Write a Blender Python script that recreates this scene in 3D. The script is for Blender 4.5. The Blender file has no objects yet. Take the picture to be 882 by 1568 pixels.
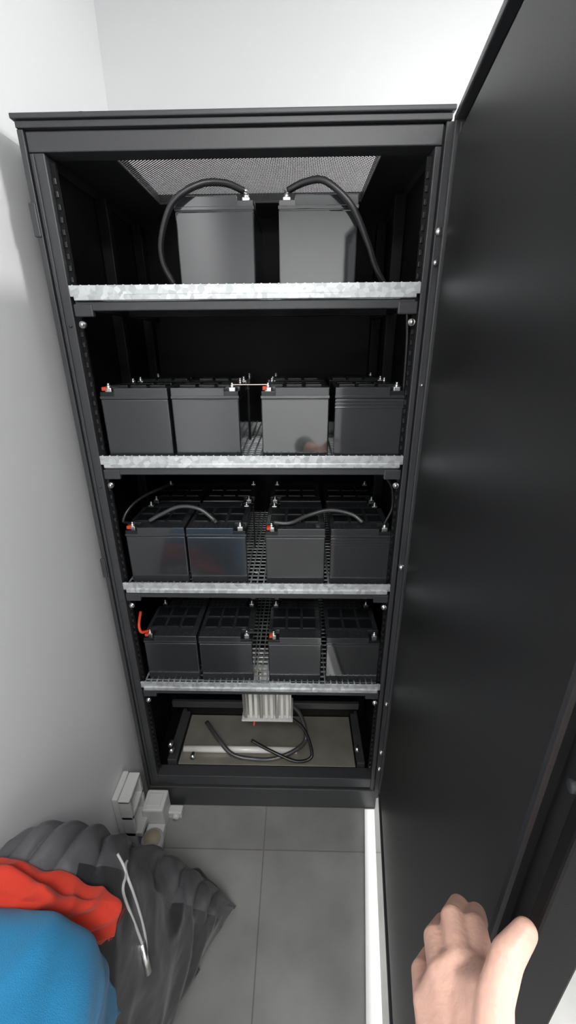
import bpy, bmesh, math, random
from mathutils import Vector, Matrix, noise
from mathutils.bvhtree import BVHTree
random.seed(4)
S = bpy.context.scene
S.view_settings.view_transform = 'Standard'
S.view_settings.look = 'None'
S.view_settings.exposure = -0.06

# ------------------------------------------------------------ materials
def mat(name, col, rough=0.5, metal=0.0, bump=0.0, bscale=200.0, var=0.0, vscale=5.0, coat=0.0, spec=0.5, sheen=0.0, sss=0.0, bdist=0.002):
    m = bpy.data.materials.new(name); m.use_nodes = True
    nt = m.node_tree; b = nt.nodes['Principled BSDF']
    b.inputs['Base Color'].default_value = (*col, 1)
    b.inputs['Roughness'].default_value = rough
    b.inputs['Metallic'].default_value = metal
    b.inputs['Specular IOR Level'].default_value = spec
    b.inputs['Coat Weight'].default_value = coat
    b.inputs['Coat Roughness'].default_value = 0.05
    b.inputs['Sheen Weight'].default_value = sheen
    if sss:
        b.inputs['Subsurface Weight'].default_value = sss
        b.inputs['Subsurface Radius'].default_value = (0.01, 0.004, 0.002)
        b.inputs['Subsurface Scale'].default_value = 1.0
    tc = nt.nodes.new('ShaderNodeTexCoord')
    if var:
        n = nt.nodes.new('ShaderNodeTexNoise'); n.inputs['Scale'].default_value = vscale
        n.inputs['Detail'].default_value = 5
        nt.links.new(tc.outputs['Object'], n.inputs['Vector'])
        r = nt.nodes.new('ShaderNodeValToRGB')
        r.color_ramp.elements[0].position = 0.3; r.color_ramp.elements[1].position = 0.7
        r.color_ramp.elements[0].color = (*[max(0, c*(1-var)) for c in col], 1)
        r.color_ramp.elements[1].color = (*[min(1, c*(1+var)) for c in col], 1)
        nt.links.new(n.outputs['Fac'], r.inputs['Fac'])
        nt.links.new(r.outputs['Color'], b.inputs['Base Color'])
    if bump:
        n2 = nt.nodes.new('ShaderNodeTexNoise'); n2.inputs['Scale'].default_value = bscale
        nt.links.new(tc.outputs['Object'], n2.inputs['Vector'])
        bp = nt.nodes.new('ShaderNodeBump'); bp.inputs['Strength'].default_value = bump
        bp.inputs['Distance'].default_value = bdist
        nt.links.new(n2.outputs['Fac'], bp.inputs['Height'])
        nt.links.new(bp.outputs['Normal'], b.inputs['Normal'])
    return m

M_wall = mat('painted_wall', (0.84, 0.845, 0.85), 0.7, bump=0.05, bscale=300)
M_ceil = mat('ceiling_paint', (0.88, 0.88, 0.88), 0.8)
M_frame = mat('black_powdercoat', (0.045, 0.046, 0.049), 0.36, bump=0.12, bscale=900)
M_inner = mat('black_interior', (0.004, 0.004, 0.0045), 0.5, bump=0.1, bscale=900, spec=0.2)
M_door = mat('door_black_paint', (0.013, 0.013, 0.014), 0.42, bump=0.08, bscale=1200)
M_batt = mat('battery_grey_plastic', (0.029, 0.031, 0.034), 0.12, bump=0.012, bscale=40, coat=0.7)
M_batt2 = mat('battery_glossy_plastic', (0.026, 0.027, 0.029), 0.05, bump=0.02, bscale=14, coat=1.0, spec=1.0, bdist=0.004)
M_lid = mat('battery_black_lid', (0.010, 0.011, 0.012), 0.25)
M_lead = mat('lead_terminal', (0.75, 0.75, 0.74), 0.3, 1.0)
M_red = mat('red_terminal_cap', (0.65, 0.06, 0.02), 0.4)
M_copper = mat('copper_link', (0.62, 0.50, 0.47), 0.3, 0.8)
M_cable = mat('black_cable_rubber', (0.015, 0.015, 0.017), 0.3)
M_cableg = mat('grey_cable_sheath', (0.06, 0.06, 0.063), 0.25)
M_bolt = mat('zinc_bolt', (0.7, 0.7, 0.68), 0.3, 1.0)
M_white = mat('white_plastic', (0.60, 0.61, 0.60), 0.4)
M_gleam = mat('white_floor_gleam', (0.80, 0.80, 0.79), 0.5)  # white that stands in for lit floor along the door
M_beige = mat('beige_plastic', (0.52, 0.45, 0.34), 0.45)
M_grey = mat('grey_plastic', (0.30, 0.31, 0.32), 0.45)
M_plate = mat('bottom_steel_plate', (0.33, 0.31, 0.265), 0.3, 0.45, var=0.12, vscale=12)
M_chrome = mat('bright_metal', (0.85, 0.84, 0.80), 0.18, 0.9)
M_glint_rib = mat('white_glint_and_ribs', (0.85, 0.84, 0.80), 0.2)  # white for the imitated plate reflection and the breaker box ribs
M_skin = mat('skin', (0.60, 0.36, 0.285), 0.5, bump=0.5, bscale=220, var=0.18, vscale=30, sss=0.15, bdist=0.001)
M_jacket = mat('jacket_dark_nylon', (0.030, 0.030, 0.033), 0.34, bump=0.15, bscale=500, var=0.15, vscale=8, sheen=0.15)
M_lining = mat('jacket_grey_nylon', (0.10, 0.10, 0.107), 0.32, bump=0.1, bscale=500)
M_redcloth = mat('red_fleece', (0.60, 0.035, 0.014), 0.85, bump=0.5, bscale=700, sheen=0.15)
M_blue = mat('blue_fleece', (0.010, 0.19, 0.39), 0.85, bump=0.5, bscale=700, sheen=0.15)
M_cord = mat('white_cord', (0.45, 0.45, 0.45), 0.4)

def galv():
    m = bpy.data.materials.new('galvanised_steel'); m.use_nodes = True
    nt = m.node_tree; b = nt.nodes['Principled BSDF']
    tc = nt.nodes.new('ShaderNodeTexCoord'); v = nt.nodes.new('ShaderNodeTexVoronoi')
    v.inputs['Scale'].default_value = 90
    nt.links.new(tc.outputs['Object'], v.inputs['Vector'])
    r = nt.nodes.new('ShaderNodeValToRGB')
    r.color_ramp.elements[0].color = (0.42, 0.435, 0.445, 1); r.color_ramp.elements[1].color = (0.76, 0.78, 0.79, 1)
    nt.links.new(v.outputs['Color'], r.inputs['Fac']); nt.links.new(r.outputs['Color'], b.inputs['Base Color'])
    b.inputs['Metallic'].default_value = 0.55; b.inputs['Roughness'].default_value = 0.40
    return m
M_galv = galv()

def perf():
    m = bpy.data.materials.new('perforated_sheet'); m.use_nodes = True
    nt = m.node_tree; b = nt.nodes['Principled BSDF']; out = nt.nodes['Material Output']
    b.inputs['Base Color'].default_value = (0.05, 0.05, 0.055, 1); b.inputs['Roughness'].default_value = 0.4
    tc = nt.nodes.new('ShaderNodeTexCoord'); sx = nt.nodes.new('ShaderNodeSeparateXYZ')
    nt.links.new(tc.outputs['Object'], sx.inputs[0])
    def M(op, a, bb=None):
        n = nt.nodes.new('ShaderNodeMath'); n.operation = op
        for i, q in enumerate((a, bb)):
            if q is None: continue
            if isinstance(q, (int, float)): n.inputs[i].default_value = q
            else: nt.links.new(q, n.inputs[i])
        return n.outputs[0]
    k = math.pi/0.0042
    s = M('MULTIPLY', M('SINE', M('MULTIPLY', sx.outputs[0], k)), M('SINE', M('MULTIPLY', sx.outputs[1], k)))
    g = M('GREATER_THAN', s, -0.15)
    tr = nt.nodes.new('ShaderNodeBsdfTransparent'); mx = nt.nodes.new('ShaderNodeMixShader')
    nt.links.new(g, mx.inputs[0]); nt.links.new(b.outputs[0], mx.inputs[1]); nt.links.new(tr.outputs[0], mx.inputs[2])
    nt.links.new(mx.outputs[0], out.inputs['Surface'])
    return m
M_perf = perf()

def tiles():
    m = bpy.data.materials.new('grey_stone_tile'); m.use_nodes = True
    nt = m.node_tree; b = nt.nodes['Principled BSDF']
    tc = nt.nodes.new('ShaderNodeTexCoord')
    n = nt.nodes.new('ShaderNodeTexNoise'); n.inputs['Scale'].default_value = 3.5; n.inputs['Detail'].default_value = 7
    nt.links.new(tc.outputs['Object'], n.inputs['Vector'])
    r = nt.nodes.new('ShaderNodeValToRGB')
    r.color_ramp.elements[0].position = 0.3; r.color_ramp.elements[1].position = 0.72
    r.color_ramp.elements[0].color = (0.20, 0.199, 0.193, 1); r.color_ramp.elements[1].color = (0.35, 0.347, 0.337, 1)
    nt.links.new(n.outputs['Fac'], r.inputs['Fac'])
    mp = nt.nodes.new('ShaderNodeMapping'); mp.inputs['Location'].default_value = (0.112+1.2, -0.861+1.2, 0)
    nt.links.new(tc.outputs['Object'], mp.inputs['Vector'])
    br = nt.nodes.new('ShaderNodeTexBrick'); br.offset = 0.0
    br.inputs['Scale'].default_value = 1.0; br.inputs['Brick Width'].default_value = 0.6; br.inputs['Row Height'].default_value = 0.6
    br.inputs['Mortar Size'].default_value = 0.0022; br.inputs['Mortar Smooth'].default_value = 0.2
    br.inputs['Color1'].default_value = (1, 1, 1, 1); br.inputs['Color2'].default_value = (0.84, 0.84, 0.84, 1)
    br.inputs['Mortar'].default_value = (0.58, 0.57, 0.56, 1)
    nt.links.new(mp.outputs[0], br.inputs['Vector'])
    mx = nt.nodes.new('ShaderNodeMix'); mx.data_type = 'RGBA'; mx.blend_type = 'MULTIPLY'; mx.inputs[0].default_value = 1
    nt.links.new(r.outputs['Color'], mx.inputs[6]); nt.links.new(br.outputs['Color'], mx.inputs[7])
    nt.links.new(mx.outputs[2], b.inputs['Base Color'])
    b.inputs['Roughness'].default_value = 0.38
    return m
M_tile = tiles()

# ------------------------------------------------------------ mesh builder
class MB:
    def __init__(s): s.bm = bmesh.new(); s.mats = []
    def mi(s, m):
        if m not in s.mats: s.mats.append(m)
        return s.mats.index(m)
    def _merge(s, t, m, smooth=False):
        i = s.mi(m)
        for f in t.faces: f.material_index = i; f.smooth = smooth
        me = bpy.data.meshes.new('tmp'); t.to_mesh(me); t.free()
        s.bm.from_mesh(me); bpy.data.meshes.remove(me)
    def box(s, x0, x1, y0, y1, z0, z1, m, bev=0.0, rot=None):
        t = bmesh.new(); bmesh.ops.create_cube(t, size=1)
        for v in t.verts:
            v.co = Vector(((x0+x1)/2+v.co.x*(x1-x0), (y0+y1)/2+v.co.y*(y1-y0), (z0+z1)/2+v.co.z*(z1-z0)))
        if bev: bmesh.ops.bevel(t, geom=t.edges[:], offset=bev, segments=2, affect='EDGES', profile=0.5)
        if rot is not None:
            c = Vector(((x0+x1)/2, (y0+y1)/2, (z0+z1)/2))
            bmesh.ops.rotate(t, cent=c, matrix=rot, verts=t.verts)
        s._merge(t, m)
    def cyl(s, p0, p1, r, m, seg=14, r2=None):
        p0 = Vector(p0); p1 = Vector(p1); d = p1-p0
        t = bmesh.new()
        bmesh.ops.create_cone(t, cap_ends=True, segments=seg, radius1=r, radius2=r if r2 is None else r2, depth=d.length)
        q = d.to_track_quat('Z', 'Y').to_matrix().to_4x4()
        bmesh.ops.transform(t, matrix=Matrix.Translation((p0+p1)/2) @ q, verts=t.verts)
        s._merge(t, m, True)
    def ball(s, p, r, m, sc=(1, 1, 1), seg=12):
        t = bmesh.new(); bmesh.ops.create_uvsphere(t, u_segments=seg, v_segments=seg//2+2, radius=r)
        for v in t.verts: v.co = Vector((v.co.x*sc[0], v.co.y*sc[1], v.co.z*sc[2]))+Vector(p)
        s._merge(t, m, True)
    def tube(s, pts, r, m, seg=10, n=10):
        P = crom([Vector(p) for p in pts], n)
        t = bmesh.new(); rings = []
        up = Vector((0.13, 0.9, 0.3)).normalized()
        for i, p in enumerate(P):
            d = (P[min(i+1, len(P)-1)]-P[max(i-1, 0)]).normalized()
            a = d.cross(up)
            if a.length < 0.05: a = d.cross(Vector((1, 0, 0)))
            a.normalize(); up = a.cross(d).normalized()
            rings.append([t.verts.new(p+(a*math.cos(k*2*math.pi/seg)+up*math.sin(k*2*math.pi/seg))*r) for k in range(seg)])
        for A, B in zip(rings, rings[1:]):
            for k in range(seg): t.faces.new((A[k], A[(k+1) % seg], B[(k+1) % seg], B[k]))
        t.faces.new(rings[0][::-1]); t.faces.new(rings[-1])
        bmesh.ops.recalc_face_normals(t, faces=t.faces)
        s._merge(t, m, True)
    def hull(s, spheres, m, seg=14):
        t = bmesh.new()
        for p, r in spheres:
            u = bmesh.new(); bmesh.ops.create_uvsphere(u, u_segments=seg, v_segments=seg//2+1, radius=r)
            for v in u.verts: t.verts.new(v.co+Vector(p))
            u.free()
        res = bmesh.ops.convex_hull(t, input=t.verts)
        bad = [e for e in set(res['geom_interior'] + res['geom_unused']) if isinstance(e, bmesh.types.BMVert)]
        bmesh.ops.delete(t, geom=bad, context='VERTS')
        s._merge(t, m, True)
    def obj(s, name, parent=None, loc=None):
        me = bpy.data.meshes.new(name); s.bm.to_mesh(me); s.bm.free()
        for m in s.mats: me.materials.append(m)
        o = bpy.data.objects.new(name, me); S.collection.objects.link(o)
        if parent: o.parent = parent
        if loc: o.location = loc
        return o

def crom(P, n):
    if len(P) < 3: return P
    Q = [P[0]*2-P[1]] + P + [P[-1]*2-P[-2]]
    out = []
    for i in range(1, len(Q)-2):
        a, b, c, d = Q[i-1:i+3]
        for k in range(n):
            t = k/n
            out.append(0.5*((2*b)+(c-a)*t+(2*a-5*b+4*c-d)*t*t+(3*b-a-3*c+d)*t**3))
    out.append(P[-1]); return out

def empty(name, loc=(0, 0, 0)):
    o = bpy.data.objects.new(name, None); S.collection.objects.link(o); o.location = loc; return o

# ------------------------------------------------------------ room shell
X0, X1, Y0, Y1, ZC = -0.60, 2.6, -1.9, 1.66, 2.6
T = 0.1
for nm, b, mm in (('wall_left', (X0-T, X0, Y0-T, Y1+T, 0, ZC), M_wall), ('wall_right', (X1, X1+T, Y0-T, Y1+T, 0, ZC), M_wall),
                  ('wall_back', (X0, X1, Y1, Y1+T, 0, ZC), M_wall), ('wall_front', (X0, X1, Y0-T, Y0, 0, ZC), M_wall),
                  ('floor', (X0-T, X1+T, Y0-T, Y1+T, -T, 0), M_tile), ('ceiling', (X0-T, X1+T, Y0-T, Y1+T, ZC, ZC+T), M_ceil)):
    q = MB(); q.box(*b, mm); q.obj(nm)
# thin pale strip on the floor imitating the light gleam under the door
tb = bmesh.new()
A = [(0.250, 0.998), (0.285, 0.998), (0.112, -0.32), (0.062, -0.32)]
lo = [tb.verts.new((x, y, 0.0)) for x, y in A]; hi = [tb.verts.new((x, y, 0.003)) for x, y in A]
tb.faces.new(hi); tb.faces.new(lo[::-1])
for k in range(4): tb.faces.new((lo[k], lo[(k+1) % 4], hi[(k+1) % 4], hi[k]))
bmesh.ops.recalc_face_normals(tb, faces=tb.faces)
q = MB(); q._merge(tb, M_gleam); q.obj('floor_gleam_1')

# ------------------------------------------------------------ cabinet
F = 1.005; XL, XR = -0.546, 0.290; YB = 1.605
cab = empty('battery_cabinet', (0, 0, 0))
q = MB()
q.box(XL, XL+0.004, F+0.002, YB, 0.10, 1.985, M_frame)
q.box(XR-0.004, XR, F+0.002, YB, 0.10, 1.985, M_frame)
q.box(XL, XR, YB-0.004, YB, 0.10, 1.985, M_inner)
q.box(XL+0.005, XL+0.007, F+0.05, YB-0.004, 0.10, 1.95, M_inner)
q.box(XR-0.007, XR-0.005, F+0.05, YB-0.004, 0.10, 1.95, M_inner)
q.obj('side_and_back_panels', cab)
q = MB()
q.box(XL, XL+0.012, F-0.004, F+0.05, 0.06, 1.978, M_frame, 0.0015)
q.box(XL+0.014, XL+0.044, F, F+0.045, 0.06, 1.942, M_frame, 0.002)
q.box(XL+0.020, XL+0.024, F-0.004, F, 0.10, 1.94, M_frame, 0.001)
q.box(XL+0.010, XL+0.016, F+0.006, F+0.03, 0.06, 1.978, M_inner)
q.box(XR-0.026, XR-0.013, F, F+0.045, 0.06, 1.942, M_frame, 0.002)
q.box(XR-0.010, XR+0.006, F-0.004, F+0.05, 0.06, 1.978, M_frame, 0.0015)
q.box(XR-0.014, XR-0.008, F+0.004, F+0.03, 0.06, 1.978, M_inner)
q.box(XL+0.014, XR-0.013, F, F+0.045, 1.943, 1.976, M_frame, 0.002)
q.box(XL+0.01, XR-0.01, F+0.004, F+0.03, 1.974, 1.981, M_inner)
q.box(XL, XR, F-0.006, F+0.03, 1.979, 1.990, M_frame, 0.0015)
q.box(XL-0.005, XR+0.004, F-0.012, F+0.018, 1.991, 2.000, M_frame, 0.002)
q.box(XL-0.005, -0.408, F+0.015, YB, 1.975, 2.000, M_frame, 0.002)
q.box(0.182, XR+0.004, F+0.015, YB, 1.975, 2.000, M_frame, 0.002)
q.box(-0.41, 0.19, 1.455, YB, 1.975, 2.000, M_frame, 0.002)
q.cyl((-0.42, F+0.02, 2.0), (-0.42, F+0.02, 2.008), 0.012, M_frame)
q.box(XL+0.014, XR-0.010, F+0.002, F+0.045, 0.108, 0.152, M_frame, 0.002)
q.box(XL, XR, F-0.003, F+0.05, 0.0, 0.098, M_frame, 0.003)
q.box(XL, XL+0.03, F, YB, 0.0, 0.100, M_frame, 0.003)
q.box(XR-0.03, XR, F, YB, 0.0, 0.100, M_frame, 0.003)
q.box(XL+0.005, XR-0.005, F+0.02, YB, 0.100, 0.112, M_inner)
q.obj('front_frame_and_plinth', cab)
q = MB(); q.box(-0.415, 0.19, F+0.012, 1.46, 1.980, 1.981, M_perf); q.obj('perforated_top_sheet', cab)
q = MB()
for (xa, xb) in ((XL+0.046, XL+0.056), (XR-0.037, XR-0.027)):
    q.box(xa, xb, F+0.012, F+0.016, 0.18, 1.93, M_inner)
    z = 0.2
    while z < 1.9:
        q.box(xa+0.002, xb-0.002, F+0.009, F+0.012, z, z+0.011, M_lid, 0.001)
        z += 0.022
for xa in (XL+0.008, XR-0.038):
    q.box(xa, xa+0.03, 1.30, 1.33, 0.12, 1.95, M_inner, 0.002)
    q.box(xa, xa+0.03, YB-0.05, YB-0.01, 0.12, 1.95, M_inner, 0.002)
q.obj('punched_mounting_rails', cab)

SH = [1.711, 1.332, 0.962, 0.596]
for i, z in enumerate(SH):
    q = MB()
    q.box(-0.499, 0.262, F-0.006, F-0.001, z-0.020, z, M_galv, 0.0008)
    q.box(-0.490, 0.254, F-0.010, F-0.003, z-0.030, z-0.018, M_galv, 0.0015)
    q.box(-0.499, 0.262, F-0.006, F+0.012, z-0.022, z-0.018, M_galv, 0.0008)
    x = -0.492
    while x < 0.256:
        q.box(x, x+0.0038, F-0.004, YB-0.02, z-0.014, z-0.0105, M_galv)
        q.box(x, x+0.003, F-0.0065, F-0.003, z-0.004, z+(0.0008 if i == 0 else 0.0022), M_galv)
        x += 0.0187
    y = F+0.02
    while y < YB-0.02:
        q.box(-0.495, 0.258, y, y+0.0038, z-0.0175, z-0.014, M_galv)
        y += 0.022
    q.box(-0.492, 0.254, F-0.002, F+0.022, z-0.050, z-0.031, M_frame, 0.002)
    q.box(-0.497, -0.455, F-0.004, F+0.01, z-0.062, z-0.036, M_frame, 0.003)
    q.box(0.218, 0.260, F-0.004, F+0.01, z-0.062, z-0.036, M_frame, 0.003)
    q.box(-0.499, -0.488, F+0.01, YB-0.02, z-0.045, z-0.018, M_inner)
    q.box(0.25, 0.262, F+0.01, YB-0.02, z-0.045, z-0.018, M_inner)
    q.box(-0.49, 0.25, 1.30, 1.325, z-0.045, z-0.018, M_inner)
    for bx in (-0.484, 0.250):
        q.cyl((bx, F+0.004, z-0.078), (bx, F-0.008, z-0.078), 0.0055, M_bolt, 6)
        q.cyl((bx, F+0.004, z-0.078), (bx, F-0.004, z-0.078), 0.0075, M_bolt, 14)
    q.obj('wire_shelf_%d' % (i+1), cab)
q = MB()
for z, rr in ((1.80, .007), (1.745, .005), (1.02, .007), (0.30, .005), (0.22, .005), (1.50, .003), (0.52, 0.004)):
    q.cyl((XR-0.004, F+0.004, z), (XR-0.004, F-0.014, z), rr, M_bolt, 10)
for z in (1.63, 1.25, 0.9):
    q.cyl((XL+0.034, F+0.002, z), (XL+0.034, F-0.004, z), 0.003, M_frame, 10)
q.box(XL-0.004, XL+0.01, F-0.008, F+0.0, 1.80, 1.86, M_frame, 0.002)
q.box(XL-0.004, XL+0.01, F-0.008, F+0.0, 0.98, 1.04, M_frame, 0.002)
q.obj('latch_pins', cab)
q = MB()
q.box(-0.44, 0.215, 1.052, 1.27, 0.150, 0.154, M_plate, 0.001)
q.box(-0.50, 0.255, F+0.05, 1.5, 0.112, 0.118, M_inner)
q.box(-0.46, 0.235, 1.272, 1.30, 0.118, 0.235, M_inner, 0.003)
q.box(-0.48, -0.445, 1.055, 1.29, 0.118, 0.17, M_frame, 0.003)
q.box(0.22, 0.25, 1.055, 1.29, 0.118, 0.17, M_frame, 0.003)
q.cyl((-0.43, 1.105, 0.165), (0.00, 1.105, 0.165), 0.012, M_glint_rib, 18)  # white rod imitating the band of light reflected on the plate
for bx, bz in ((-0.455, .23), (-0.455, .26), (0.215, .25), (-.38, .2)):
    q.cyl((bx, 1.06, bz), (bx, 1.04, bz), 0.008, M_bolt)
q.box(-0.50, 0.25, 1.30, 1.31, 0.118, 0.5, M_inner)
q.box(-0.49, 0.24, 1.20, 1.215, 0.27, 0.30, M_frame, 0.003)
q.obj('bottom_tray', cab)

# ------------------------------------------------------------ door (opened toward the viewer)
d = Vector((-0.1305, -0.9914, 0)); n = Vector((0.9914, -0.1305, 0))
door = MB()
W = 0.83; z0, z1 = 0.098, 1.985
door.box(0.0, W-0.001, 0.018, 0.036, z0, z1, M_door, 0.002)
door.box(0.0, 0.016, 0.0, 0.020, z0, z1, M_frame, 0.0025)
door.box(0.022, 0.028, 0.008, 0.020, z0+.02, z1-.02, M_frame, 0.002)
door.box(W-0.014, W, 0.0, 0.038, z0, z1, M_inner, 0.0025)
door.box(0.0, W-0.014, 0.0, 0.020, z0, z0+0.014, M_frame, 0.0025)
door.box(0.0, W-0.014, 0.0, 0.020, z1-0.014, z1, M_frame, 0.0025)
door.box(0.045, 0.778, 0.003, 0.020, z0+0.05, z1-0.045, M_door, 0.005)
for zz in [0.15+0.19*k for k in range(10)]:
    door.cyl((0.036, 0.019, zz), (0.036, 0.010, zz), 0.004, M_bolt, 10)
    door.cyl((0.797, 0.019, zz), (0.797, 0.010, zz), 0.005, M_frame, 10)
for zz in (0.35, 1.05, 1.72):
    door.cyl((-0.006, 0.012, zz), (-0.006, 0.012, zz+0.07), 0.006, M_frame)
do = door.obj('door', cab)
do.matrix_local = Matrix(((d.x, n.x, 0, 0.2915), (d.y, n.y, 0, 0.997), (0, 0, 1, 0), (0, 0, 0, 1)))

# ------------------------------------------------------------ batteries
def battery_mesh(kind, body):
    q = MB(); w, dp, h = 0.165, 0.197, 0.176
    q.box(0, w, 0, dp, 0, h-0.030, body, 0.003)
    q.box(-0.0008, w+0.0008, -0.0008, dp+0.0008, h-0.0285, h-0.022, body, 0.001)
    q.box(0.0008, w-0.0008, 0.0008, dp-0.0008, h-0.031, h-0.012, M_lid, 0.001)
    nx = 0.034
    left = kind in (0, 3)
    a0, a1 = (nx, w) if left else (0, w-nx)
    q.box(a0, a1, 0, 0.04, h-0.024, h-0.003, M_batt, 0.002)
    q.box(0, w, 0.038, dp-0.038, h-0.024, h-0.003, M_batt, 0.002)
    q.box(a0, a1, dp-0.04, dp, h-0.024, h-0.003, M_batt, 0.002)
    for i in range(3):
        for j in range(2):
            cx = 0.012+i*0.048; cy = 0.045+j*0.055
            q.box(cx, cx+0.040, cy, cy+0.045, h-0.004, h, M_lid, 0.0015)
    if kind == 2:
        for zz in (h-0.036, h-0.044, h-0.052):
            q.box(-0.0005, w+0.0005, -0.0015, 0.002, zz, zz+0.0035, M_batt, 0.0008)
    tx = nx/2 if left else w-nx/2
    for ty, rd in ((0.018, kind == 0), (dp-0.018, False)):
        q.box(tx-0.008, tx+0.008, ty-0.007, ty+0.007, h-0.014, h-0.004, M_lead, 0.0015)
        if rd: q.box(tx-0.013, tx-0.003, ty-0.013, ty+0.003, h-0.010, h-0.001, M_red, 0.0015)
        q.cyl((tx, ty, h-0.006), (tx, ty, h+0.002), 0.0065, M_lead, 6)
        q.cyl((tx, ty, h), (tx, ty, h+0.007), 0.0035, M_lead, 10)
    return q.obj('lead_acid_battery')
protos = {}
def place(kind, x, y, z, body=None):
    body = body or M_batt
    key = (kind, body.name)
    if key not in protos:
        o = battery_mesh(kind, body); protos[key] = o
    else:
        o = bpy.data.objects.new('lead_acid_battery', protos[key].data); S.collection.objects.link(o)
    o.location = (x, y, z)
    o.rotation_euler = (0, 0, math.radians(random.uniform(-.6, .6)))
XS = [(-0.479, 0), (-0.306, 1), (-0.090, 0), (0.091, 2)]
for r in (1, 2, 3):
    zb = SH[r]-0.0105
    for x, k in XS:
        kk = k if not (k == 2 and r > 2) else 1
        bd = M_batt2 if (r == 1 and x == -0.090) or (r == 3 and x == 0.091) else None
        place(kk, x+random.uniform(-.002, .002), 1.020+random.uniform(-.002, .004), zb, bd)
        place({0: 3, 1: 1, 2: 1}[kk], x, 1.236, zb)
place(1, -0.257, 1.020, SH[0]-0.0105); place(3, -0.041, 1.020, SH[0]-0.0105, M_batt2)

# ------------------------------------------------------------ cables
def cable(pts, r=0.006, m=M_cable, lugs=True, name='battery_cable'):
    q = MB(); q.tube(pts, r, m)
    if lugs:
        for a, b in ((pts[0], pts[1]), (pts[-1], pts[-2])):
            a = Vector(a); b = Vector(b); dd = (b-a).normalized()
            q.cyl(a-dd*0.006, a+dd*0.012, r*0.8, M_lead, 8)
    return q.obj(name)
cable([(-0.112, 1.035, 1.884), (-0.15, 1.022, 1.894), (-0.200, 1.008, 1.888), (-0.255, 1.002, 1.857), (-0.287, 1.010, 1.80), (-0.292, 1.02, 1.755), (-0.275, 1.03, 1.714)], 0.0065)
cable([(-0.022, 1.035, 1.884), (0.015, 1.022, 1.894), (0.055, 1.008, 1.890), (0.108, 1.002, 1.847), (0.145, 1.010, 1.785), (0.165, 1.02, 1.745), (0.190, 1.03, 1.710)], 0.0065)
t3 = SH[2]-0.0105+0.176
cable([(-0.415, 1.05, t3+0.006), (-0.385, 1.055, t3+0.022), (-0.33, 1.06, t3+0.045), (-0.275, 1.058, t3+0.040), (-0.235, 1.05, t3+0.012), (-0.225, 1.04, t3+0.006)], 0.0055, M_cableg, False)
cable([(-0.065, 1.035, t3+0.009), (-0.02, 1.035, t3+0.008), (0.03, 1.055, t3+0.022), (0.09, 1.065, t3+0.034), (0.15, 1.06, t3+0.024), (0.18, 1.045, t3+0.006)], 0.0055, M_cableg, False)
for r in (1, 3):
    t = SH[r]-0.0105+0.176
    q = MB()
    q.box(-0.160, -0.071, 1.034, 1.041, t+0.0015, t+0.0035, M_copper if r == 1 else M_cableg, 0.0005)
    q.obj('copper_busbar_link')
cable([(0.245, 1.03, 1.655), (0.252, 1.035, 1.60), (0.256, 1.04, 1.50), (0.257, 1.05, 1.40), (0.257, 1.05, 1.345)], 0.004, lugs=False)
cable([(0.232, 1.03, 1.265), (0.25, 1.035, 1.235), (0.256, 1.04, 1.18), (0.24, 1.035, 1.14), (0.238, 1.036, 1.134)], 0.004, lugs=False)
cable([(-0.468, 1.036, t3+0.006), (-0.475, 1.02, t3+0.02), (-0.46, 1.04, t3+0.05), (-0.43, 1.08, t3+0.07), (-0.38, 1.15, t3+0.08)], 0.004, lugs=False)
t4 = SH[3]-0.0105+0.176
q = MB(); q.tube([(-0.462, 1.036, t4+0.006), (-0.478, 1.02, t4+0.014), (-0.486, 1.03, t4+0.034), (-0.488, 1.06, t4+0.06)], 0.0045, M_red); q.obj('red_battery_cable')
zc = -0.022
cable([(-0.36, 1.20, 0.215+zc), (-0.30, 1.12, 0.225+zc), (-0.24, 1.075, 0.200+zc), (-0.16, 1.068, 0.186+zc), (-0.08, 1.07, 0.188+zc), (0.00, 1.10, 0.200+zc), (0.035, 1.14, 0.215+zc), (0.01, 1.19, 0.26), (-0.05, 1.21, 0.31)], 0.008, M_cableg, lugs=False)
cable([(-0.06, 1.14, 0.32), (0.02, 1.12, 0.27), (0.055, 1.09, 0.21+zc), (0.045, 1.07, 0.187+zc), (-0.01, 1.062, 0.187+zc), (-0.1, 1.085, 0.210+zc), (-.17, 1.10, .22)], 0.006, lugs=False)
cable([(-0.15, 1.14, 0.325), (-0.155, 1.12, 0.31), (-0.158, 1.10, 0.295)], 0.004, M_red, False, 'red_battery_cable')

q = MB()
q.box(-0.195, -0.020, 1.10, 1.19, 0.335, 0.572, M_chrome, 0.003)
for k in range(9):
    xx = -0.190+k*0.0187
    q.box(xx, xx+0.012, 1.090, 1.101, 0.341, 0.555, M_glint_rib if k % 3 else M_chrome, 0.004)
q.box(-0.20, -0.015, 1.088, 1.195, 0.329, 0.335, M_white, 0.002)
q.obj('circuit_breaker_box', cab)

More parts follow.
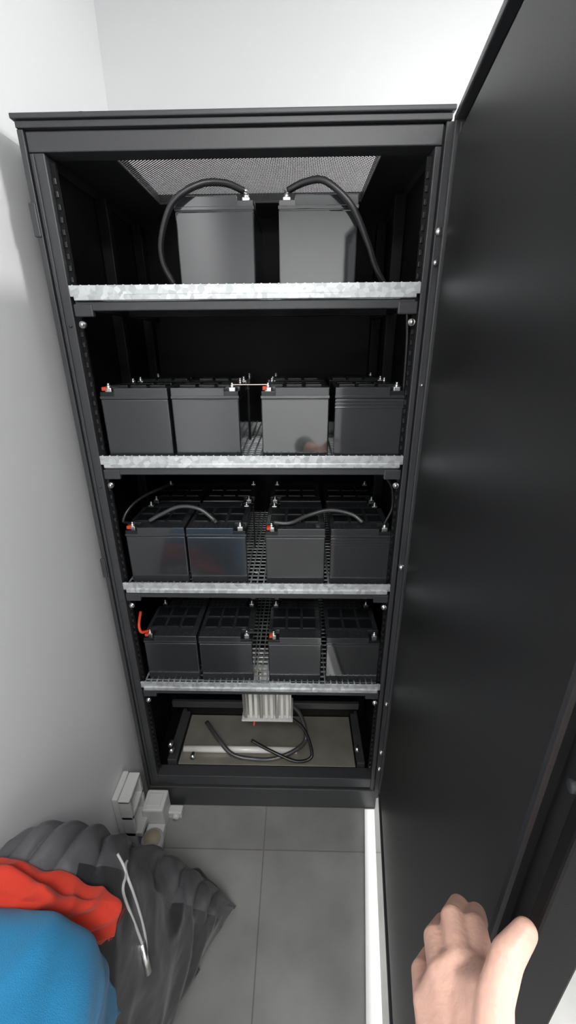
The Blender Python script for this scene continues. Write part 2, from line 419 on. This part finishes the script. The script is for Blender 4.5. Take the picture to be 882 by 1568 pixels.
# ------------------------------------------------------------ white trunking bracket at wall foot
sk = empty('cable_trunking_socket')
q = MB()
q.box(-0.598, -0.578, 0.865, 0.965, 0.0, 0.235, M_white, 0.004)
q.box(-0.578, -0.540, 0.950, 0.965, 0.0, 0.225, M_white, 0.003)
q.box(-0.578, -0.540, 0.865, 0.878, 0.0, 0.225, M_white, 0.003)
q.box(-0.578, -0.540, 0.865, 0.965, 0.215, 0.228, M_white, 0.003)
q.box(-0.578, -0.540, 0.865, 0.965, 0.135, 0.150, M_white, 0.003)
q.box(-0.578, -0.520, 0.865, 0.965, 0.05, 0.07, M_white, 0.003)
q.box(-0.577, -0.560, 0.885, 0.945, 0.16, 0.205, M_grey, 0.003)
q.box(-0.577, -0.560, 0.885, 0.945, 0.08, 0.125, M_grey, 0.003)
q.obj('trunking_frame', sk)
q = MB()
q.box(-0.537, -0.462, 0.915, 0.990, 0.0, 0.105, M_white, 0.006)
q.box(-0.525, -0.475, 0.928, 0.975, 0.103, 0.109, M_white, 0.003)
q.box(-0.464, -0.415, 0.955, 0.985, 0.0, 0.030, M_white, 0.004)
q.cyl((-0.436, 0.945, 0.015), (-0.436, 0.96, 0.015), 0.012, M_white)
q.obj('connector_housing', sk)
q = MB()
q.cyl((-0.488, 0.862, 0.0), (-0.488, 0.862, 0.045), 0.036, M_white, 24)
q.cyl((-0.488, 0.862, 0.045), (-0.488, 0.862, 0.050), 0.028, M_beige, 24)
q.box(-0.520, -0.458, 0.862, 0.915, 0.0, 0.04, M_white, 0.004)
q.obj('round_socket', sk)

# ------------------------------------------------------------ clothes
def surf(C, nu, nv):
    rows = [crom([Vector(p) for p in r], nu) for r in C]
    cols = list(zip(*rows))
    return [crom(list(c), nv) for c in cols]
def drape(name, C, nu, nv, disp, matfn, mats, thick=0.006):
    g = surf(C, nu, nv); nc, nr = len(g), len(g[0])
    P = [[g[i][j].copy() for j in range(nr)] for i in range(nc)]
    for i in range(nc):
        for j in range(nr):
            a = g[min(i+1, nc-1)][j]-g[max(i-1, 0)][j]; b = g[i][min(j+1, nr-1)]-g[i][max(j-1, 0)]
            nn = b.cross(a)
            if nn.length < 1e-9: nn = Vector((0, 0, 1))
            nn.normalize()
            if nn.z < -0.2: nn = -nn
            P[i][j] += nn*disp(i/(nc-1), j/(nr-1), g[i][j])
            P[i][j].z = max(P[i][j].z, 0.008); P[i][j].x = max(P[i][j].x, X0+0.012)
    me = bpy.data.meshes.new(name)
    me.from_pydata([tuple(P[i][j]) for i in range(nc) for j in range(nr)], [],
                   [(i*nr+j, i*nr+j+1, (i+1)*nr+j+1, (i+1)*nr+j) for i in range(nc-1) for j in range(nr-1)])
    for m in mats: me.materials.append(m)
    k = 0
    for i in range(nc-1):
        for j in range(nr-1):
            me.polygons[k].material_index = matfn(i/(nc-1), j/(nr-1)); me.polygons[k].use_smooth = True; k += 1
    o = bpy.data.objects.new(name, me); S.collection.objects.link(o)
    so = o.modifiers.new('thickness', 'SOLIDIFY'); so.thickness = thick; so.offset = -1
    return o
def fold(p, ax, along, across, seed=0, eps=0.012):
    a = Vector((ax[0], ax[1], ax[2] if len(ax) > 2 else 0)).normalized()
    s_ = p.dot(a); r_ = p-a*s_
    wv = noise.noise(p*5+Vector((seed, 0, 0)))*0.05
    q_ = a*s_*along + (r_+Vector((wv, wv, wv)))*across + Vector((seed*3.1, seed, 0))
    v = noise.noise(q_)
    return 1-2.2*math.sqrt(v*v+eps)
JC = [
 [(-.585,.73,.02),(-.5,.75,.02),(-.42,.77,.02),(-.34,.79,.01),(-.26,.76,.01),(-.19,.715,.005)],
 [(-.585,.54,.54),(-.49,.56,.56),(-.41,.61,.45),(-.335,.68,.24),(-.26,.71,.09),(-.18,.705,.02)],
 [(-.585,.505,.65),(-.49,.525,.675),(-.415,.575,.56),(-.335,.645,.34),(-.255,.67,.17),(-.185,.685,.035)],
 [(-.585,.42,.68),(-.48,.43,.69),(-.37,.47,.58),(-.30,.53,.36),(-.25,.59,.18),(-.21,.645,.03)],
 [(-.585,.28,.66),(-.46,.28,.66),(-.36,.34,.52),(-.30,.42,.25),(-.285,.49,.12),(-.265,.565,.02)],
 [(-.585,.10,.60),(-.44,.10,.58),(-.36,.16,.40),(-.34,.25,.20),(-.34,.34,.08),(-.34,.43,.01)],
 [(-.585,.0,.02),(-.44,-.02,.02),(-.38,.0,.02),(-.37,.1,.01),(-.37,.2,.01),(-.37,.3,.005)],
]
def jd(u, v, p):
    w = 0.026*fold(p, (0.45, -0.35, -0.8), 2.0, 7, 3, .006)+0.010*fold(p, (0.2, -0.6, -0.7), 3, 13, 9, .006)+0.001*noise.noise(p*50)
    c = 0.37+0.02*math.sin(u*9)
    band = max(0, 1-abs(v-c)/0.12)**0.5 if abs(v-c) < 0.12 else 0
    ph = u*34+v*8+0.7*noise.noise(p*6)
    quilt = 0.018*abs(math.sin(ph))**0.55
    w = w*(1-0.7*band) + band*quilt
    edge = min(1, (1-u)*7)
    return w*max(0.3, edge)-0.012
jk = drape('grey_padded_jacket', JC, 50, 40, jd, lambda u, v: 1 if (u < 0.30 and v < 0.62) or (0.25 < v < 0.46 and u > 0.25) else 0, [M_jacket, M_lining], 0.008)
RC = [
 [(-.585,.44,.64),(-.51,.445,.64),(-.44,.445,.61),(-.40,.445,.58),(-.365,.435,.56),(-.35,.43,.55)],
 [(-.585,.43,.715),(-.51,.44,.72),(-.44,.44,.685),(-.40,.44,.655),(-.355,.437,.615),(-.34,.433,.575)],
 [(-.585,.40,.745),(-.51,.41,.75),(-.44,.41,.72),(-.395,.415,.69),(-.345,.425,.645),(-.33,.425,.60)],
 [(-.585,.36,.74),(-.51,.37,.745),(-.44,.378,.72),(-.395,.39,.68),(-.35,.407,.635),(-.335,.412,.59)],
 [(-.585,.31,.66),(-.51,.33,.66),(-.44,.35,.64),(-.40,.37,.61),(-.36,.395,.57),(-.35,.405,.55)],
]
drape('red_sweater', RC, 34, 34, lambda u, v, p: 0.026*fold(p, (0.9, 0.15, -0.3), 5, 15, 5, .004)+0.008*fold(p, (0.5, 0.7, 0), 8, 24, 1, .006)-0.018, lambda u, v: 0, [M_redcloth])
BC = [
 [(-.585,.385,.66),(-.49,.38,.66),(-.42,.37,.66),(-.365,.366,.65),(-.330,.352,.60),(-.314,.33,.50)],
 [(-.585,.36,.755),(-.49,.35,.76),(-.42,.347,.765),(-.362,.343,.75),(-.316,.330,.70),(-.300,.30,.56)],
 [(-.585,.25,.775),(-.49,.25,.785),(-.41,.25,.785),(-.340,.25,.77),(-.288,.25,.71),(-.278,.25,.54)],
 [(-.585,.12,.76),(-.49,.12,.765),(-.41,.12,.765),(-.335,.12,.75),(-.288,.12,.68),(-.28,.12,.50)],
 [(-.585,-.02,.62),(-.48,-.02,.62),(-.40,-.02,.62),(-.34,-.01,.60),(-.30,.0,.52),(-.29,.0,.40)],
 [(-.585,-.05,.30),(-.48,-.05,.30),(-.40,-.05,.30),(-.35,-.04,.30),(-.33,-.03,.28),(-.32,-.02,.25)],
]
drape('blue_fleece_jacket', BC, 30, 30, lambda u, v, p: 0.018*fold(p, (0.5, 0.9, 0), 2, 8, 11, .006)+0.004*fold(p, (0.3, 0.9, 0), 5, 14, 2)-0.010, lambda u, v: 0, [M_blue])
dg = bpy.context.evaluated_depsgraph_get(); dg.update()
bv = BVHTree.FromObject(jk, dg)
def onj(x, y, up=0.003):
    h = bv.ray_cast(Vector((x, y, 2)), Vector((0, 0, -1)))
    return (x, y, (h[0].z if h[0] else 0.02)+up)
q = MB()
q.tube([onj(-.378+.06*k/8+.008*math.sin(k*.9), .525-.085*k/8) for k in range(9)], 0.003, M_cord, 8, 4)
q.tube([onj(-.364+.052*k/8-.006*math.sin(k*.8), .530-.09*k/8) for k in range(9)], 0.003, M_cord, 8, 4)
a = Vector(onj(-.318, .445, .006)); b_ = Vector(onj(-.305, .422, .006)); q.cyl(a, b_, 0.007, M_lead, 12)
co = q.obj('drawstring_cords'); co.parent = jk

# ------------------------------------------------------------ hand gripping the door edge
hand = empty('human_hand')
q = MB()
Wr = (0.102, 0.058, 1.105); Wr2 = (0.112, 0.062, 1.117)
fing = {
 'index': [(.148,.168,1.127,.0112),(.156,.200,1.114,.0103),(.168,.219,1.093,.0089),(.175,.221,1.075,.0078)],
 'middle': [(.132,.173,1.126,.0114),(.139,.206,1.112,.0104),(.155,.227,1.088,.0091),(.170,.230,1.068,.0080)],
 'ring': [(.116,.168,1.118,.0108),(.122,.197,1.101,.0099),(.140,.218,1.077,.0087),(.160,.225,1.058,.0076)],
 'pinky': [(.102,.157,1.106,.0098),(.107,.180,1.090,.0090),(.122,.198,1.070,.0079),(.141,.205,1.054,.0069)],
}
for k, c in fing.items():
    for a, b in zip(c, c[1:]): q.hull([(a[:3], a[3]), (b[:3], b[3])], M_skin, 16)
    q.ball(c[1][:3], c[1][3]*1.04, M_skin)
    q.ball(c[0][:3], c[0][3]*1.06, M_skin)
mc = [c[0] for c in fing.values()]
for a, b in zip(mc, mc[1:]):
    q.hull([(a[:3], a[3]), (b[:3], b[3]), (Wr, .021), (Wr2, .018)], M_skin, 16)
q.hull([((.148,.146,1.115), .012), ((.112,.141,1.100), .013), (Wr, .020), ((.122,.085,1.110), .017)], M_skin, 16)
th = [(.113,.078,1.114,.0175),(.130,.116,1.141,.0145),(.139,.142,1.162,.0122),(.152,.158,1.177,.0112),(.168,.168,1.187,.0086)]
for a, b in zip(th, th[1:]): q.hull([(a[:3], a[3]), (b[:3], b[3])], M_skin, 16)
q.hull([(th[0][:3], .017), (th[1][:3], .014), ((.148,.160,1.129), .011), ((.124,.150,1.124), .012)], M_skin, 16)
q.hull([(th[1][:3], .013), (th[2][:3], .0105), ((.144,.166,1.132), .010), ((.130, .160, 1.130), .010)], M_skin, 16)
q.hull([(Wr, .0235), (Wr2, .020), ((.088, .0, 1.095), .028)], M_skin, 18)
q.hull([((.088, .0, 1.095), .028), ((.068, -.08, 1.085), .037)], M_skin, 18)
q.hull([((.068, -.08, 1.085), .037), ((.045, -.19, 1.07), .043)], M_skin, 18)
ho = q.obj('hand_and_forearm', hand)
rm = ho.modifiers.new('fuse', 'REMESH'); rm.mode = 'VOXEL'; rm.voxel_size = 0.0016; rm.use_smooth_shade = True
sm = ho.modifiers.new('smooth', 'SMOOTH'); sm.factor = 0.6; sm.iterations = 10
q = MB()
q.hull([((.060, -.11, 1.08), .046), ((.040, -.22, 1.068), .056)], M_jacket, 24)
q.obj('sleeve_cuff', hand)

# ------------------------------------------------------------ lights
def panel(name, x, y, sx, sy, power):
    e = empty(name)
    q = MB(); q.box(x-sx/2-.015, x+sx/2+.015, y-sy/2-.015, y+sy/2+.015, ZC-0.02, ZC, M_white, 0.003); q.obj('housing', e)
    L = bpy.data.lights.new(name+'_lamp', 'AREA'); L.shape = 'RECTANGLE'; L.size = sx; L.size_y = sy; L.energy = power
    L.color = (1.0, 0.995, 0.985)
    o = bpy.data.objects.new('lamp', L); S.collection.objects.link(o); o.location = (x, y, ZC-0.025); o.parent = e
panel('ceiling_light_panel', 0.15, -0.75, 0.9, 0.6, 43)
panel('ceiling_light_panel', 2.1, 0.5, 0.4, 0.6, 105)
w = bpy.data.worlds.new('world'); S.world = w; w.use_nodes = True
w.node_tree.nodes['Background'].inputs[0].default_value = (0.9, 0.95, 1, 1); w.node_tree.nodes['Background'].inputs[1].default_value = 0.3

# ------------------------------------------------------------ camera
cd = bpy.data.cameras.new('camera'); cam = bpy.data.objects.new('camera', cd); S.collection.objects.link(cam)
cd.sensor_fit = 'VERTICAL'; cd.sensor_height = 36; cd.sensor_width = 36*1152/2048; cd.lens = 14.44; cd.clip_start = 0.01
p = math.radians(22.0); yaw = 0.025; s = 0.0066
Rz = Matrix.Rotation(yaw, 3, 'Z')
Fv = Rz @ Vector((0, math.cos(p), -math.sin(p))); Uv = Rz @ Vector((0, math.sin(p), math.cos(p))); Rv = Rz @ Vector((1, 0, 0))
R2 = (Rv-Uv*s).normalized(); U2 = (Uv+Rv*s).normalized()
m = Matrix((R2, U2, -Fv)).transposed().to_4x4(); m.translation = Vector((0, 0, 1.586))
cam.matrix_world = m
S.camera = cam
